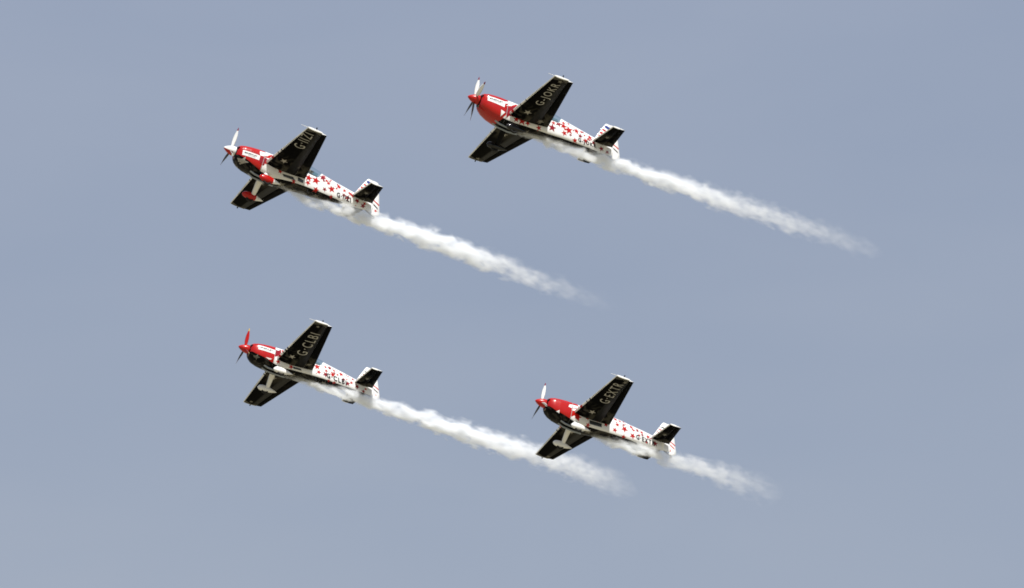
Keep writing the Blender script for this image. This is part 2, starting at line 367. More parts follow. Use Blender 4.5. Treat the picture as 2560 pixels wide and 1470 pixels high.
def build_aeroplane(k):
    sp = SPEC[k]; tip, F, L = POSES[k]
    F, L = Vector(F).normalized(), Vector(L); L = (L - F * L.dot(F)).normalized(); U = F.cross(L)
    sz_ = sp.get('size', 1.); eye = Vector((0, 0, 1.7))
    tip = eye + (Vector(tip) - eye) * sz_
    M = (Matrix((F, L, U)).transposed() * sz_).to_4x4()
    M.translation = Vector(tip) - M.to_3x3() @ V(0, 0, 0)
    root = bpy.data.objects.new('aerobatic_aeroplane', None); COL.objects.link(root)
    root.matrix_world = M
    desc = {'G-IIZI': 'red white and black aerobatic aeroplane lettered G-IIZI, white topped spinner and red wheel fairings',
            'G-JOKR': 'aerobatic aeroplane lettered G-JOKR, all red nose, black wheel fairings and two white blades raised',
            'G-CLBI': 'aerobatic aeroplane lettered G-CLBI with red propeller and white wheel fairings',
            'G-EXTR': 'smaller cockpit aerobatic aeroplane lettered G-EXTR, white propeller and no white panel on its red cowling'}
    root['label'] = desc[sp['reg']]; root['category'] = 'aeroplane'; root['group'] = 'aerobatic aeroplanes flying in formation'
    rnd = random.Random(11 + k)
    # fuselage sits a little lower on the wing of two of them; the nose line differs too
    def dz(b):
        fz = sp['fz'] * (1 - smooth01((b - 4.0) / 2.2))
        return fz + (sp['nz'] - sp['fz']) * (1 - smooth01((b - .3) / 1.9))
    def P(b, y, z): return V(b, y, z + dz(b))
    def ring(b, hw, zb, zt, nt, nb, seg=44):
        d = sp['deep'] * math.sin(math.pi * max(0, min(1, (b - .45) / 2.1))) if sp['deep'] else 0
        zb = zb - d * 1.1
        zc = .0 if b < 4.5 else (zb + zt) / 2 * min(1, (b - 4.5))
        if b > 5.5: zc = (zb + zt) / 2
        out = []
        for i in range(seg):
            a = 2 * math.pi * i / seg; c, s = math.cos(a), math.sin(a)
            n = nt if s > 0 else nb
            y = hw * math.copysign(abs(c) ** (2 / n), c); h = (zt - zc) if s > 0 else (zc - zb)
            out.append(P(b, y, zc + h * math.copysign(abs(s) ** (2 / n), s)))
        return out
    can = sp['can']; tab = hull_tab(can); CB = 1.55
    bs = sorted(set([r[0] for r in tab] + [CB] + [.5 + .08 * i for i in range(75) if .7 < .5 + .08 * i < 6.42]))
    R_ = lambda b: ring(b, *lerp_table(tab, b))
    cowl_top = (.40, .006, .004)
    # ---------------- fuselage
    hm = hullmat('fuselage_paint', (.80, .80, .79), sp['line'])
    cm = hullmat('cowling_paint', cowl_top, sp['line'], .18)
    fu = MB()
    def fmat(i, j):
        b = (fb[i] + fb[i + 1]) / 2
        if 2.12 < b < can - .2 and 6 <= j <= 15: return None      # open cockpit under the canopy
        return hm
    fb = [b for b in bs if b >= CB]
    fu.loft([R_(b) for b in fb], hm, caps=(True, True), mfun=fmat)
    fbv = fu.bvh()
    side = lambda sg: (lambda p: (V(p.x, 3 * sg, p.y), Vector((0, -sg, 0))))
    for sg in (1, -1):
        for (b, z, r, d) in STARS[k]:
            if b < 1.62 or b > 6.35: continue
            decal(fu, fbv, star(b, z, r * 1.02, rnd.uniform(-.5, .5), .42, 1.08), side(sg), DRED if d else RED, .004 + .002 * d)
        for q in range(12):      # small stars scattered over the spine
            b = rnd.uniform(can + .1, 5.7); zz_ = rnd.uniform(.0, .42) * (1 - (b - 3.5) / 4)
            decal(fu, fbv, star(b, zz_, rnd.uniform(.035, .075), rnd.uniform(-.5, .5), .42, 1.1), side(sg), rnd.choice((RED, RED, DRED)), .003)
        # registration at the tail: reads nose to tail on the left, tail to nose on the right
        o, ux, uy = sp['regbox']; T = text(TEXTREG[sp['reg']], .035, 1.25)
        up = (-uy[0], -uy[1])
        if sg == 1: TT = place(T, (o[0] + uy[0], o[1] + uy[1]), ux, up)
        else: TT = place(T, (o[0] + uy[0] + ux[0], o[1] + uy[1] + ux[1]), (-ux[0], -ux[1]), up)
        decal(fu, fbv, TT, side(sg), INK, .009)
        join_marks(fu, fbv, k, side(sg))
        # thin shut line where cowling and fuselage meet
        decal(fu, fbv, poly([(1.556, .6), (1.556, -.9), (1.568, -.9), (1.568, .6)]), side(sg), PRINT, .010)
    # faded stars on the black belly
    belly = lambda p: (V(p.x, p.y, -3), Vector((0, 0, 1)))
    for (b, y, r) in ((2.6, .10, .20), (3.2, -.12, .14), (4.1, .05, .15)):
        decal(fu, fbv, star(b, y, r, rnd.uniform(0, 1)), belly, STARD, .004)
    fus = fu.build('fuselage', root)
    # dark cockpit tub
    cp = MB(); rr = []
    for b in (2.14, 2.5, 3.0, can - .24):
        h = lerp_table(tab, b)[0] * .86
        rr.append([P(b, h, .19), P(b, h * .95, -.2), P(b, h * .5, -.30), P(b, -h * .5, -.30), P(b, -h * .95, -.2), P(b, -h, .19)])
    cp.loft(rr, COCK, closed=False, caps=(True, True)); cp.build('cockpit_tub', root)
    # ---------------- floor windows
    if sp['win']:
        for sg in (1, -1):
            w = MB(); decal(w, fbv, poly(sp['win']), side(sg), WINDOW, .012); w.build('floor_window', root)
            if sp['win2']:
                w = MB(); decal(w, fbv, poly([(3.10, -.28), (3.35, -.30), (3.36, -.42), (3.12, -.42)]), side(sg), WINDOW, .012); w.build('floor_window', root)
    # ---------------- cowling
    cw = MB(); cb = [b for b in bs if b <= CB] if CB in bs else bs
    cw.loft([R_(b) for b in cb], cm, caps=(True, True), capm=BLACK)
    cbv = cw.bvh()
    for sg in (1, -1):
        if sp['placard']:
            pl = sp['placard']
            decal(cw, cbv, poly(pl), side(sg), WHITE, .006)
            A, B, C_, D = [Vector(q) for q in pl]
            o = D + (B - A) * .10 + (A - D) * .42; ux = (B - A) * .74; uy = (A - D) * .34
            if sg == -1: o = o + ux; ux = -ux
            decal(cw, cbv, place(text('BRIMVLET', .03), o, ux, uy), side(sg), INK, .010)
            o2 = D + (B - A) * .30 + (A - D) * .24; u2 = (B - A) * .45; v2 = (A - D) * .05
            decal(cw, cbv, poly([tuple(o2), tuple(o2 + u2), tuple(o2 + u2 + v2), tuple(o2 + v2)]), side(sg), PRINT, .010)
        if k in (0, 2):      # faded star on the black chin
            decal(cw, cbv, star(.78, -.53 if k == 0 else -.43, .20 if k == 0 else .13, .25, .40, 1.25), side(sg), STARG if k == 0 else STARD, .005)
        # joint line between upper and lower cowling halves, and a row of fasteners along it
        zt_ = (sp['placard'][0][1] + .035) if sp['placard'] else .02
        decal(cw, cbv, poly([(.62, zt_), (1.54, zt_ + .01), (1.54, zt_ + .022), (.62, zt_ + .012)]), side(sg), DRED, .003)
        for q in range(9): decal(cw, cbv, star(.66 + .1 * q, zt_ + .03, .009, 0, .8, 1, 4), side(sg), STEEL, .003)
        join_marks(cw, cbv, k, side(sg))
    front = lambda p: (Vector((6, p.x, p.y)), Vector((-1, 0, 0)))
    zc = OZ + dz(.5)
    for sg in (1, -1):       # cooling inlets either side of the spinner
        e = [(sg * .235 + .085 * math.cos(a), zc + .08 + .075 * math.sin(a)) for a in [2 * math.pi * i / 16 for i in range(16)]]
        decal(cw, cbv, poly(e), front, BLACK, .005, .03)
    e = [(.10 * math.cos(a), zc - .27 + .045 * math.sin(a)) for a in [2 * math.pi * i / 16 for i in range(16)]]
    decal(cw, cbv, poly(e), front, BROWN, .005, .03)
    cowl = cw.build('engine_cowling', root)
    # ---------------- exhaust pipes
    for sg in (1, -1):
        ex = MB(); dd = sp['deep'] * 1.0
        ex.tube([P(1.25, .13 * sg, -.57 - dd), P(1.45, .14 * sg, -.645 - dd * .9), P(1.9, .14 * sg, -.67 - dd * .6), P(2.35, .13 * sg, -.66)], .045, STEEL, 12)
        ex.build('exhaust_pipe', root)
    # ---------------- propeller
    hz = dz(.3); hub = MB()
    hub.tube([V(.28, 0, hz), V(.50, 0, hz)], .10, STEEL, 16)
    hubo = hub.build('propeller', root)
    spn = MB(); prof = [(0, .004), (.015, .03), (.05, .062), (.11, .100), (.19, .140), (.28, .172), (.37, .192), (.46, .200), (.475, .196)]
    rings = [[V(b, r * math.cos(a), hz + r * math.sin(a)) for a in [2 * math.pi * i / 32 for i in range(32)]] for b, r in prof]
    if sp['spinner'] == 'split':
        a0 = 8; spn.loft(rings, WHITE, mfun=lambda i, j: (RED if 17 <= j <= 28 else WHITE) if i < 6 else WHITE)
    else: spn.loft(rings, RED)
    spn.build('spinner', hubo)
    for ph in sp['phases']:
        a = R(ph); rad = Vector((0, math.sin(a), math.cos(a))); fw = Vector((1, 0, 0))
        t = Vector((0, -math.cos(a), math.sin(a)))         # turning direction
        bl = MB(); rings = []; NS = 14
        for i in range(NS):
            r = .10 + .86 * i / (NS - 1); q = (r - .10) / .86
            ch = .088 + .095 * math.sin(math.pi * min(1, q * 1.05)) if q < .9 else .10 * math.sqrt(max(.02, 1 - ((q - .9) / .1) ** 2)) + .02
            if q > .6: ch *= 1 - .35 * smooth01((q - .6) / .4)
            be = R(62 - 40 * q); th = .022 - .014 * q
            cd = t * math.cos(be) + fw * math.sin(be); nn = fw * math.cos(be) - t * math.sin(be)
            sweep = -.05 * max(0, q - .5) ** 2 * 4
            c0 = V(.30, 0, hz) + rad * r + cd * sweep * .5
            rings.append([c0 + cd * x * ch + nn * (z * th) for x, z in ((-.55, 0), (-.3, .6), (0, 1), (.3, .8), (.45, 0), (.3, -.15), (0, -.2), (-.3, -.15))])
        bl.loft(rings, sp['blade'], mfun=lambda i, j: (sp['tip'] if i >= NS - 3 else sp['blade']) if j < 4 else BLADEB, capm=sp['tip'])
        bl.build('propeller_blade', hubo)
    # ---------------- wings
    UP = [.74, .6, .45, .3, .18, .09, .04, .012]; LO = [.012, .035, .085, .13, .22, .35, .5, .74]
    def thick(c, tr): return 5 * tr * (.2969 * math.sqrt(c) - .126 * c - .3516 * c * c + .2843 * c ** 3 - .1036 * c ** 4)
    def wgeo(y):
        q = (y - .45) / 3.55
        le = 1.66 + (1.933 - 1.66) * q; te = 3.40 + (2.77 - 3.40) * q
        return le, te - le, -.20 + .13 * q, .155 - .03 * q
    def wpt(y, sg, c, s, rel=1.):
        le, ch, z, tr = wgeo(y); return V(le + ch * c, y * sg, z + s * thick(max(c, 0), tr) * ch * rel)
    for sg in (1, -1):
        wg = MB()
        ticks = [(1.46, 1.52), (1.72, 1.80)] if k != 1 else [(1.30, 1.34), (1.72, 1.77)]
        if k == 2: ticks = [(1.00, 1.06), (1.20, 1.30), (1.40, 1.50)]
        if sg == -1: ticks = [(t0 - .3, t1 - .3) for t0, t1 in ticks]
        t0 = 1.95
        while t0 < 3.1: ticks.append((t0, t0 + .022)); t0 += .105
        redt = (.93, 1.10) if k in (0, 3) else (.62, .78)
        ys = sorted(set([.2, .45, .7, redt[0], redt[1], 1.3, 1.6, 1.9, 2.3, 2.7, 3.1, 3.5, 3.85, 4.0] + [q for t in ticks for q in t]))
        rings = [[wpt(y, sg, c, 1) for c in UP] + [wpt(y, sg, 0, 0)] + [wpt(y, sg, c, -1) for c in LO] for y in ys]
        rings.append([wpt(4.0, sg, c, 1, .7) + Vector((0, .035 * sg, 0)) for c in UP] + [wpt(4.0, sg, .01, 0) + Vector((0, .035 * sg, 0))] + [wpt(4.0, sg, c, -1, .7) + Vector((0, .035 * sg, 0)) for c in LO])
        def wm(i, j):
            if i >= len(ys) - 1: return WHITE
            ym = (ys[i] + ys[i + 1]) / 2
            if 4 <= j <= 9:
                if any(a <= ym <= b for a, b in ticks): return BLACK
                if redt[0] <= ym <= redt[1]: return RED
            return UNDER if 10 <= j <= 14 else (BLACK if j == 15 else WHITE)
        wg.loft(rings, WHITE, mfun=wm, capm=WHITE)
        # inboard fixed trailing edge
        CT = [.742, .85, .94, .995]
        ysi = [.2, .5, .84]
        wg.loft([[wpt(y, sg, c, 1) for c in CT] + [wpt(y, sg, c, -1) for c in CT[::-1]] for y in ysi], WHITE, mfun=lambda i, j: UNDER if 3 <= j <= 6 else WHITE, capm=UNDER)
        bv = wg.bvh(); under = lambda p: (V(p.x, p.y, -3), Vector((0, 0, 1)))
        for (b, y, r, dull) in sp['wst']:
            decal(wg, bv, star(b, y * sg, r, rnd.uniform(-.3, .6), .38), under, STARD if dull else STARG, .004)
        # dull band at the tip
        decal(wg, bv, poly([(1.97, 3.80 * sg), (2.3, 3.93 * sg), (2.6, 3.80 * sg), (2.60, 3.985 * sg), (1.97, 3.985 * sg)]), under, mat_band, .003)
        if sg == 1:           # registration under the left wing only
            o, ux, uy = sp['wreg']
            decal(wg, bv, place(text(TEXTREG[sp['reg']], -.002, 1.28), o, ux, uy), under, GREY, .006)
        wing = wg.build('wing', root)
        # aileron
        al = MB(); ya = [.845, 1.6, 2.4, 3.2, 3.97]
        al.loft([[wpt(y, sg, c, 1) for c in [.752] + CT[1:]] + [wpt(y, sg, c, -1) for c in CT[:0:-1] + [.752]] for y in ya], WHITE,
                mfun=lambda i, j: UNDER if 3 <= j <= 7 else WHITE)
        abv = al.bvh()
        if sg == 1:
            o, ux, uy = sp['wreg']
            decal(al, abv, place(text(TEXTREG[sp['reg']], -.002, 1.28), o, ux, uy), under, GREY, .006)
        al.build('aileron', wing)
        # spade ahead of the aileron hinge, probe and lamp at the tip
        pr = MB(); le, ch, z, tr = wgeo(3.98)
        if sg == 1:
            pr.tube([V(le + .02, 4.0, z), V(le - .27, 4.0, z)], [.012, .007], WHITE, 8); pr.build('pitot_tube', wing)
        nl = MB(); nl.tube([V(le + ch * .42, 4.02 * sg, z + (.05 if sg == 1 else -.05)), V(le + ch * .42, 4.07 * sg, z + (.10 if sg == 1 else -.06))], [.02, .03], BLACK, 8)
        nl.build('wingtip_lamp', wing)
    # ---------------- tailplane
    def tgeo(y):
        q = y / 1.66; return 5.46 + .194 * q, 6.38 + (6.19 - 6.38) * q
    def tpt(y, sg, c, s):
        le, te = tgeo(y); ch = te - le; return V(le + ch * c, y * sg, .105 + s * thick(max(c, .0), .11) * ch)
    for sg in (1, -1):
        st = MB(); U2 = [.58, .4, .25, .1, .03]; L2 = [.02, .06, .15, .3, .45, .58]
        ys = [.03, .4, .8, 1.2, 1.62]
        rg = [[tpt(y, sg, c, 1) for c in U2] + [tpt(y, sg, 0, 0)] + [tpt(y, sg, c, -1) for c in L2] for y in ys]
        rg.append([p + Vector((0, .03 * sg, 0)) for p in rg[-1]])
        st.loft(rg, WHITE, mfun=lambda i, j: WHITE if i == len(ys) - 1 else (UNDERT if j >= 7 else WHITE), capm=WHITE)
        bv = st.bvh(); under = lambda p: (V(p.x, p.y, -3), Vector((0, 0, 1)))
        decal(st, bv, star(5.84, .75 * sg, .12, .4, .38), under, STARD, .004)
        so_ = st.build('tailplane', root)
        el = MB(); C2 = [.60, .8, .99]
        rg = [[tpt(y, sg, c, 1) for c in C2] + [tpt(y, sg, c, -1) for c in C2[::-1]] for y in (.10, .8, 1.645)]
        el.loft(rg, WHITE, mfun=lambda i, j: UNDERT if 2 <= j <= 5 else WHITE, capm=WHITE)
        el.build('elevator', so_)
    # ---------------- fin and rudder
    fn = MB()
    FT = [(.05, 5.45, 6.43), (.35, 5.62, 6.36), (.7, 5.78, 6.28), (1.05, 5.95, 6.20), (1.107, 6.00, 6.18)]
    def fring(z, le, te, ta, tb):
        out = []
        for c, t in ((1, tb), (.6, .9), (.3, 1), (.08, .55), (0, 0), (.08, -.55), (.3, -1), (.6, -.9), (1, -tb)):
            out.append(V(le + (te - le) * c, t * ta, z))
        return out
    fn.loft([fring(z, a, b, .045 - .02 * z, .75) for z, a, b in FT], WHITE)
    bv = fn.bvh()
    for sg in (1, -1):
        sd = side(sg)
        if k in (0, 1):
            decal(fn, bv, poly([(5.92, 1.04), (6.20, .98), (6.20, .84), (5.96, .92)]), sd, BLUE, .004)
            decal(fn, bv, poly([(5.80, .88), (6.28, .70), (6.28, .64), (5.77, .80)]), sd, RED, .004)
            decal(fn, bv, poly([(5.74, .72), (6.3, .50), (6.3, .42), (5.70, .62)]), sd, RED, .004)
            decal(fn, bv, poly([(5.68, .56), (5.95, .46), (5.66, .46)]), sd, RED, .004)
        else:
            for i, c in enumerate((INK, RED, RED)):
                z0 = .93 - .16 * i
                decal(fn, bv, poly([(5.6, z0), (6.3, z0 - .10), (6.3, z0 - .16), (5.6, z0 - .05)]), sd, c, .004)
    fin = fn.build('fin', root)
    rd = MB(); RT = [(1.107, 6.195, 6.43), (1.0, 6.215, 6.48), (.56, 6.325, 6.61), (.15, 6.44, 6.72), (-.05, 6.475, 6.775), (-.20, 6.47, 6.80), (-.30, 6.46, 6.70), (-.33, 6.46, 6.58)]
    rd.loft([[V(a, .032, z), V(a + (b - a) * .5, .022, z), V(b, .004, z), V(b, -.004, z), V(a + (b - a) * .5, -.022, z), V(a, -.032, z)] for z, a, b in RT], WHITE)
    bv = rd.bvh()
    for sg in (1, -1):
        for (b, z, r, d) in STARS[k]:
            if b > 6.35: decal(rd, bv, star(b + .03, z, r * .9, .2, .4), side(sg), RED, .004)
        decal(rd, bv, poly([(6.34, .36), (6.75, .20), (6.75, .14), (6.36, .30)]), side(sg), RED, .004)
        decal(rd, bv, poly([(6.38, .20), (6.66, .06), (6.70, -.02), (6.38, .14)]), side(sg), INK if k != 3 else RED, .004)
    rd.build('rudder', fin)
    # ---------------- canopy
    gl = MB(); C0 = 2.04; n = 18; rg = []
    for i in range(n + 1):
        t = i / n; b = C0 + (can - C0) * t
        top = .24 + (.46 + .01) * (math.sin(math.pi * min(1, .03 + t * .80) ** .8) ** .75 if t < .6 else 1)
        if t < .62: top = .455 + .255 * smooth01(t / .62)
        else: top = .71 - (.71 - .59) * ((t - .62) / .38) ** 1.5
        h = lerp_table(tab, min(b, can - .2))[0] * .88
        bb = min(b, can)
        rg.append([P(bb - .17 * max(0, 1 - j) * (1 if t > .98 else 0), h * math.cos(a) ** .8 if math.cos(a) > 0 else -h * (-math.cos(a)) ** .8, .225 + (top - .225) * math.sin(a) ** .85)
                   for a in [math.pi * q / 16 for q in range(17)] for j in [math.sin(a)]])
    gl.loft(rg, GLASS, closed=False, caps=(False, False))
    cano = gl.build('canopy', root)
    fr = MB()
    for sg in (1, -1):
        fr.tube([P(b, sg * lerp_table(tab, min(b, can - .2))[0] * .89, .232) for b in [C0 + (can - .2 - C0) * i / 8 for i in range(9)]], .012, COCK, 6)
    fr.tube([p + Vector((0, 0, .0)) for p in rg[7]], .012, COCK, 6)
    fr.build('canopy_frame', cano)
    # ---------------- undercarriage
    wz = dz(1.9) * .8 - .03
    for sg in (1, -1):
        lg = MB(); path = [(1.86, .36, -.56), (1.86, .50, -.68), (1.87, .66, -.83), (1.88, .80, -.95), (1.89, .885, -1.03)]; rg = []
        for i, (b, y, z) in enumerate(path):
            ch = .13 - .013 * i; th = .030 if i else .06
            rg.append([V(b + ch * x, sg * (y + th * w * .75), z + wz + th * w * .65) for x, w in ((-1, 0), (-.5, .8), (0, 1), (.6, .6), (1, 0), (.6, -.6), (0, -1), (-.5, -.8))])
        lc = BLACK if sp['fairing'] == 'black' else WHITE
        lg.loft(rg, lc); lego = lg.build('landing_gear_leg', root)
        wf = MB(); NB = 15; rg = []
        for i in range(NB):
            q = i / (NB - 1); b = 1.44 + .92 * q
            w = .105 * (math.sqrt(max(0, 1 - ((q - .36) / .36) ** 2)) if q < .36 else (1 - ((q - .36) / .64) ** 1.6)) + .004
            h = w * 1.55; zc_ = -1.055 + .02 * q + wz
            rg.append([V(b, sg * .90 + w * math.cos(a), zc_ + h * math.sin(a) * (1 if math.sin(a) > 0 else .82)) for a in [2 * math.pi * j / 20 for j in range(20)]])
        fc = {'red': RED, 'black': BLKG, 'white': WHITE}[sp['fairing']]
        wf.loft(rg, fc, mfun=lambda i, j: (RED if i < 9 else WHITE) if sp['fairing'] == 'red' else fc)
        wf.build('wheel_fairing', lego)
        ty = MB(); rg = []
        for i in range(24):
            a = 2 * math.pi * i / 24
            rg.append([V(1.80 + (.125 + .045 * math.cos(c)) * math.cos(a), sg * .90 + .052 * math.sin(c), -1.115 + wz + (.125 + .045 * math.cos(c)) * math.sin(a)) for c in [2 * math.pi * q / 10 for q in range(10)]])
        rg.append(rg[0]); ty.loft(rg, RUB, caps=(False, False)); ty.build('tyre', lego)
    tw = MB(); tw.tube([V(6.2, 0, -.22), V(6.42, 0, -.31), V(6.55, 0, -.36)], [.022, .016, .014], INK, 8); two = tw.build('tailwheel_spring', root)
    tt = MB(); rg = []
    for i in range(16):
        a = 2 * math.pi * i / 16
        rg.append([V(6.58 + (.045 + .02 * math.cos(c)) * math.cos(a), .022 * math.sin(c), -.41 + (.045 + .02 * math.cos(c)) * math.sin(a)) for c in [2 * math.pi * q / 8 for q in range(8)]])
    rg.append(rg[0]); tt.loft(rg, RUB, caps=(False, False)); tt.build('tailwheel', two)
    # whip aerial under the belly
    ae = MB(); ae.tube([V(3.62, .30, -.44 + dz(3.6)), V(3.68, .32, -.62 + dz(3.6))], [.012, .006], INK, 6); ae.build('aerial', root)
    return root, M, dz
mat_band = mat('dull_tip_band', (.045, .042, .033), .5, .3)
BLKG = mat('gloss_black_fairing', (.004, .004, .005), .15, .35, 0, .15)
planes = [build_aeroplane(k) for k in range(4)]

# ------------------------------------------------------------------ the pilot one can see
def build_pilot(M, dz):
    root = bpy.data.objects.new('person', None); COL.objects.link(root); root.matrix_world = M
    root['label'] = 'pilot with dark hair and headset seated under the canopy of the aeroplane lettered G-IIZI'; root['category'] = 'person'
    d = dz(3.6) + .03
    def Q(b, y, z): return V(b, y, z + d)
    J = [(3.72, 0, -.20, .15, .13), (3.74, 0, .0, .145, .11), (3.73, 0, .17, .16, .11), (3.71, 0, .28, .12, .09), (3.69, 0, .35, .058, .055), (3.68, 0, .41, .055, .055)]
    E = [(0, 1), (1, 2), (2, 3), (3, 4), (4, 5)]
    for sg in (1, -1):
        n = len(J)
        J += [(3.70, sg * .19, .25, .062, .062), (3.60, sg * .25, .04, .048, .048), (3.38, sg * .12, -.06, .034, .034), (3.31, sg * .09, -.05, .036, .022)]
        E += [(3, n), (n, n + 1), (n + 1, n + 2), (n + 2, n + 3)]
        for f in range(5):   # curled fingers round the stick
            m = len(J); y = sg * (.09 - .018 * (f - 2)) * (1 if f < 4 else .4)
            J += [(3.25, y, -.04 - .015 * f, .009, .009), (3.225, y * .7, -.075 - .012 * f, .008, .008)]
            E += [(n + 3, m), (m, m + 1)]
        n = len(J)
        J += [(3.45, sg * .13, -.22, .085, .08), (3.10, sg * .15, -.16, .062, .06), (2.78, sg * .14, -.27, .045, .045), (2.70, sg * .14, -.22, .04, .03)]
        E += [(0, n), (n, n + 1), (n + 1, n + 2), (n + 2, n + 3)]
    me = bpy.data.meshes.new('body'); me.from_pydata([Q(j[0], j[1], j[2]) for j in J], E, []); me.materials.append(SUIT)
    body = bpy.data.objects.new('body', me); COL.objects.link(body); body.parent = root
    sk_ = body.modifiers.new('skin', 'SKIN'); sk_.use_smooth_shade = True
    for i, j in enumerate(J): me.skin_vertices[0].data[i].radius = (j[3], j[4])
    me.skin_vertices[0].data[0].use_root = True
    sb = body.modifiers.new('sub', 'SUBSURF'); sb.levels = 1; sb.render_levels = 2
    # head with brow, nose, lips and ears worked into one surface
    hd = MB(); rg = []; N = 20
    for i in range(N + 1):
        v = math.pi * i / N; row = []
        for j in range(24):
            u = 2 * math.pi * j / 24; x = math.sin(v) * math.cos(u); y = math.sin(v) * math.sin(u); z = math.cos(v)
            r = 1.
            if x > 0:
                r += .22 * math.exp(-((y / .16) ** 2 + ((z + .12) / .16) ** 2)) * x      # nose
                r += .05 * math.exp(-((z - .12) / .08) ** 2)                               # brow
                r -= .06 * math.exp(-(((abs(y) - .35) / .13) ** 2 + ((z - .0) / .08) ** 2))  # eye sockets
                r += .05 * math.exp(-((y / .25) ** 2 + ((z + .42) / .06) ** 2))            # lips
            r += .10 * math.exp(-(((x + .05) / .12) ** 2 + ((z + .05) / .2) ** 2)) * abs(y) # ears
            w = 1 - .25 * max(0, -z)
            row.append(Q(3.665 - x * r * .100 * w, y * r * .076 * w, .50 + z * .122))
        rg.append(row)
    hd.loft(rg, SKIN, caps=(False, False)); hd.build('head', root)
    hr = MB(); rg = []
    for i in range(9):
        v = math.pi * .52 * i / 8; row = []
        for j in range(24):
            u = 2 * math.pi * j / 24; x = math.sin(v) * math.cos(u); y = math.sin(v) * math.sin(u); z = math.cos(v)
            vv = v * (1.0 if x < .1 else .62); s_, c_ = math.sin(vv), math.cos(vv)
            row.append(Q(3.672 - s_ * math.cos(u) * .108, s_ * math.sin(u) * .084, .503 + c_ * .131))
        rg.append(row)
    hr.loft(rg, HAIR, caps=(False, False)); hr.build('hair', root)
    hs = MB(); hs.tube([Q(3.67, .092 * math.cos(a), .50 + .145 * math.sin(a)) for a in [math.pi * q / 10 for q in range(11)]], .010, INK, 6)
    for sg in (1, -1): hs.tube([Q(3.67, sg * .074, .485), Q(3.67, sg * .105, .485)], [.036, .030], INK, 12)
    hs.tube([Q(3.66, .09, .47), Q(3.60, .08, .43), Q(3.565, .03, .425)], .006, INK, 6); hs.build('headset', root)
build_pilot(planes[0][1], planes[0][2])

# ------------------------------------------------------------------ smoke trails
# each: body-plane centre line (b, z), radius and thickness along b
TRAILS = [
    dict(c=[(2.5,-.74),(3.7,-.77),(4.7,-.72),(5.7,-.55),(7.06,-.40),(8.9,-.28),(10.,-.22),(11.4,-.15),(12.7,-.08),(14.3,-.03),(15.3,.05),(17.4,.12)],
         r=[(2.5,.14),(3.7,.21),(4.7,.25),(5.7,.31),(7.,.37),(8.9,.42),(11.4,.44),(14,.44),(17.4,.38)],
         d=[(2.5,.16),(3.2,.40),(4.0,.75),(6,.95),(9.5,.8),(11,.6),(12.2,.22),(13.6,.10),(14.8,.05),(15.6,.02),(17.4,0)], puff=.8, seed=3.1),
    dict(c=[(2.2,-.66),(3.7,-.60),(4.7,-.53),(6.5,-.47),(8.4,-.41),(10.2,-.36),(12.2,-.35),(14.4,-.27),(16,-.2),(18,-.21),(18.9,-.23)],
         r=[(2.2,.12),(3.7,.22),(6.5,.32),(8.4,.36),(10,.43),(12,.47),(16,.48),(18.9,.42)],
         d=[(2.2,.14),(3,.40),(4,.9),(6,1),(8.5,.8),(10.5,.36),(12.5,.18),(14.4,.10),(16,.055),(17.3,.03),(18.9,0)], puff=.35, seed=17.7),
    dict(c=[(2.2,-.69),(4,-.62),(5.6,-.54),(6.8,-.49),(8.2,-.46),(10.3,-.44),(12.3,-.38),(15.1,-.26),(17.9,-.33),(18.7,-.50),(19.6,-.60)],
         r=[(2.2,.12),(4,.22),(5.6,.30),(6.8,.33),(8.2,.34),(10,.42),(12,.46),(15,.54),(17.5,.62),(19.6,.5)],
         d=[(2.2,.14),(3,.40),(4,.95),(6,1),(11,.8),(13.5,.36),(15.6,.16),(17.2,.10),(18.1,.04),(19.6,0)], puff=.4, seed=41.3),
    dict(c=[(2.8,-.77),(4,-.72),(5.2,-.60),(6.4,-.49),(7.3,-.40),(8.9,-.30),(10.5,-.26),(11.1,-.30),(12.1,-.28)],
         r=[(2.8,.14),(4,.26),(5.2,.32),(6.4,.37),(7.3,.40),(8.9,.52),(10.5,.62),(12.1,.55)],
         d=[(2.8,.14),(3.4,.4),(4.2,.9),(5.4,.7),(6.2,.25),(7.3,.22),(8.9,.12),(9.8,.06),(10.6,.03),(12.1,0)], puff=.7, seed=77.9),
]
SIGMA = 10.5
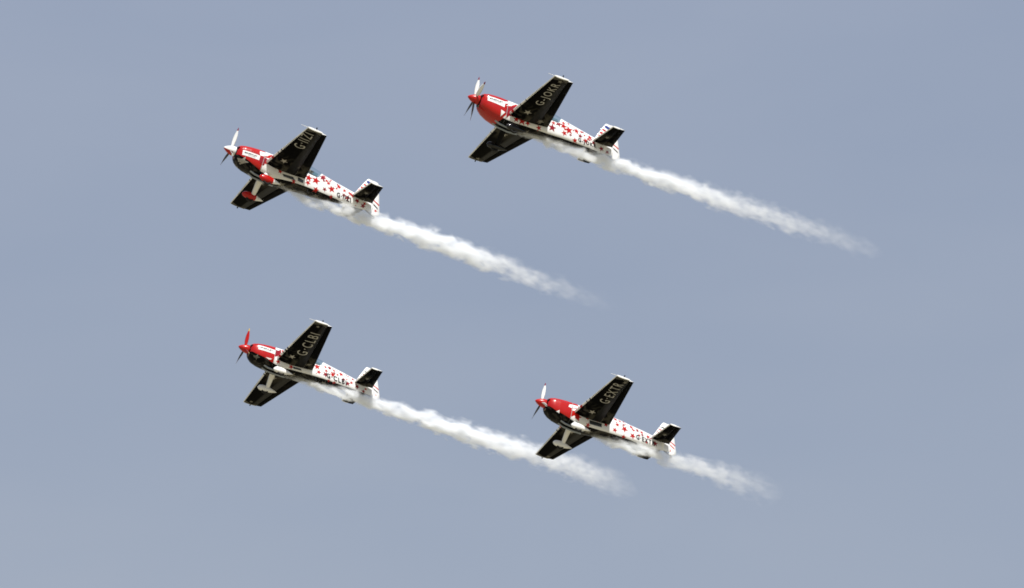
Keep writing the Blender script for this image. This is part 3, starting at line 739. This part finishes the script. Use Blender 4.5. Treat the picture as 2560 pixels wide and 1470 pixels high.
def smokemat(T, x0, x1):
    m = bpy.data.materials.new('display_smoke'); m.use_nodes = True
    nt = m.node_tree; nt.nodes.clear(); N = nt.nodes.new; Lk = nt.links.new
    def math_(op, a, b=None, c=None):
        n = N('ShaderNodeMath'); n.operation = op
        for i, v in enumerate((a, b, c)):
            if v is None: continue
            if isinstance(v, (int, float)): n.inputs[i].default_value = v
            else: Lk(v, n.inputs[i])
        return n.outputs[0]
    out = N('ShaderNodeOutputMaterial'); pv = N('ShaderNodeVolumePrincipled')
    pv.inputs['Color'].default_value = (.972, .984, 1, 1); pv.inputs['Anisotropy'].default_value = .15
    tc = N('ShaderNodeTexCoord'); sx = N('ShaderNodeSeparateXYZ'); Lk(tc.outputs['Object'], sx.inputs[0])
    X, Y, Z = sx.outputs
    pts = lambda key: [(b - x0, v) for b, v in T[key]]
    zc = curve_node(nt, pts('c'), 0, x1 - x0, -1., 1., X)
    rr = curve_node(nt, pts('r'), 0, x1 - x0, 0., 1., X)
    dd = curve_node(nt, pts('d'), 0, x1 - x0, 0., 1., X)
    # turbulence, drawn out along the path
    mp = N('ShaderNodeMapping'); mp.inputs['Scale'].default_value = (.50, 1, 1); mp.inputs['Location'].default_value = (T['seed'], T['seed'] * .3, 0)
    Lk(tc.outputs['Object'], mp.inputs[0])
    nz = N('ShaderNodeTexNoise'); nz.inputs['Scale'].default_value = 3.4; nz.inputs['Detail'].default_value = 3.2; nz.inputs['Roughness'].default_value = .5
    nz.inputs['Distortion'].default_value = .35
    Lk(mp.outputs[0], nz.inputs['Vector'])
    vo = N('ShaderNodeTexVoronoi'); vo.feature = 'SMOOTH_F1'; vo.inputs['Scale'].default_value = 2.7; vo.inputs['Smoothness'].default_value = .35
    Lk(mp.outputs[0], vo.inputs['Vector'])
    lo = N('ShaderNodeTexNoise'); lo.inputs['Scale'].default_value = 1.1; lo.inputs['Detail'].default_value = 1
    Lk(mp.outputs[0], lo.inputs['Vector'])
    # centre line wanders a little
    zz = math_('ADD', math_('SUBTRACT', Z, zc), math_('MULTIPLY', math_('SUBTRACT', lo.outputs['Fac'], .5), .22))
    rad = math_('SQRT', math_('ADD', math_('MULTIPLY', Y, Y), math_('MULTIPLY', zz, zz)))
    rho = math_('DIVIDE', rad, rr)
    rho = math_('ADD', rho, math_('MULTIPLY', math_('SUBTRACT', nz.outputs['Fac'], .5), 2.3))
    rho = math_('ADD', rho, math_('MULTIPLY', math_('SUBTRACT', vo.outputs['Distance'], .40), .85 * T['puff']))
    # crisp billows below, loose wisps above
    top = N('ShaderNodeMapRange'); top.inputs['From Min'].default_value = -.5; top.inputs['From Max'].default_value = .9
    top.inputs['To Min'].default_value = .55; top.inputs['To Max'].default_value = 1.35
    Lk(math_('DIVIDE', zz, rr), top.inputs['Value'])
    r = N('ShaderNodeMapRange'); r.interpolation_type = 'SMOOTHSTEP'
    r.inputs['From Min'].default_value = 0.; r.inputs['From Max'].default_value = 1.
    Lk(math_('DIVIDE', math_('SUBTRACT', 1.12, rho), top.outputs[0]), r.inputs['Value'])
    hf = N('ShaderNodeTexNoise'); hf.inputs['Scale'].default_value = 4.5; hf.inputs['Detail'].default_value = 2
    Lk(mp.outputs[0], hf.inputs['Vector'])
    cl = N('ShaderNodeMapRange'); cl.inputs['From Min'].default_value = .36; cl.inputs['From Max'].default_value = .66
    cl.inputs['To Min'].default_value = .30; cl.inputs['To Max'].default_value = 1.6
    Lk(hf.outputs['Fac'], cl.inputs['Value'])
    den = math_('MULTIPLY', math_('MULTIPLY', math_('MULTIPLY', r.outputs[0], dd), cl.outputs[0]), SIGMA)
    Lk(den, pv.inputs['Density']); Lk(pv.outputs[0], out.inputs['Volume'])
    m.cycles.volume_step_rate = .022
    return m
LABELS = ['white smoke trail behind the aeroplane lettered G-IIZI, broken into small round puffs along its belly',
          'longest fading white smoke trail, upper right, streaming from the aeroplane lettered G-JOKR',
          'dense white smoke trail from the aeroplane lettered G-CLBI, passing behind a wing of G-EXTR',
          'short ragged white smoke trail thinning out behind the aeroplane lettered G-EXTR']
def tabv(tab, x): return lerp_table([(a, b) for a, b in tab], x)[0]
for k, T in enumerate(TRAILS):
    x0, x1 = T['c'][0][0], T['c'][-1][0]
    mb = MB(); n = 120; rings = []
    for i in range(n + 1):
        b = x0 + (x1 - x0) * i / n; r = tabv(T['r'], b); zc = tabv(T['c'], b)
        end = min(1, .25 + i / 5, .15 + (n - i) / 8)
        row = []
        for j in range(24):
            a = 2 * math.pi * j / 24
            q = Vector((b * .8 + T['seed'], math.cos(a) * r * 1.6, math.sin(a) * r * 1.6))
            w = r * end * (1.38 + .22 * noise.noise(q * 2.2))
            row.append(Vector((b - x0, w * math.cos(a), zc + w * math.sin(a))))
        rings.append(row)
    mb.loft(rings, smokemat(T, x0, x1))
    o = mb.build('smoke_trail')
    M = planes[k][1]; rot = M.to_3x3() @ Matrix(((-1, 0, 0), (0, -1, 0), (0, 0, 1)))
    mw = rot.to_4x4(); mw.translation = M @ V(x0, 0, 0)
    o.matrix_world = mw
    o['label'] = LABELS[k]; o['category'] = 'smoke trail'; o['group'] = 'smoke trails behind the aeroplanes'; o['kind'] = 'thing'

# ------------------------------------------------------------------ airfield ground far below
gm = mat('dry_airfield_grass', (.27, .24, .17), .95, .1)
nt = gm.node_tree; p = nt.nodes['Principled BSDF']
t = nt.nodes.new('ShaderNodeTexCoord'); n = nt.nodes.new('ShaderNodeTexNoise'); n.inputs['Scale'].default_value = .02; n.inputs['Detail'].default_value = 8
x = nt.nodes.new('ShaderNodeMix'); x.data_type = 'RGBA'; x.inputs['A'].default_value = (.20, .19, .11, 1); x.inputs['B'].default_value = (.36, .31, .22, 1)
nt.links.new(t.outputs['Object'], n.inputs['Vector']); nt.links.new(n.outputs['Fac'], x.inputs['Factor']); nt.links.new(x.outputs['Result'], p.inputs['Base Color'])
g = MB(); NR = 64; ids0 = g.add([(0, 0, 0)])
prev = None
for rr_ in (400, 3000, 20000):
    ids = g.add([(rr_ * math.cos(2 * math.pi * i / NR), rr_ * math.sin(2 * math.pi * i / NR), 0) for i in range(NR)])
    for i in range(NR):
        j = (i + 1) % NR
        if prev is None: g.face((ids0[0], ids[i], ids[j]), gm, False)
        else: g.face((prev[i], ids[i], ids[j], prev[j]), gm, False)
    prev = ids
go = g.build('ground'); go['kind'] = 'structure'
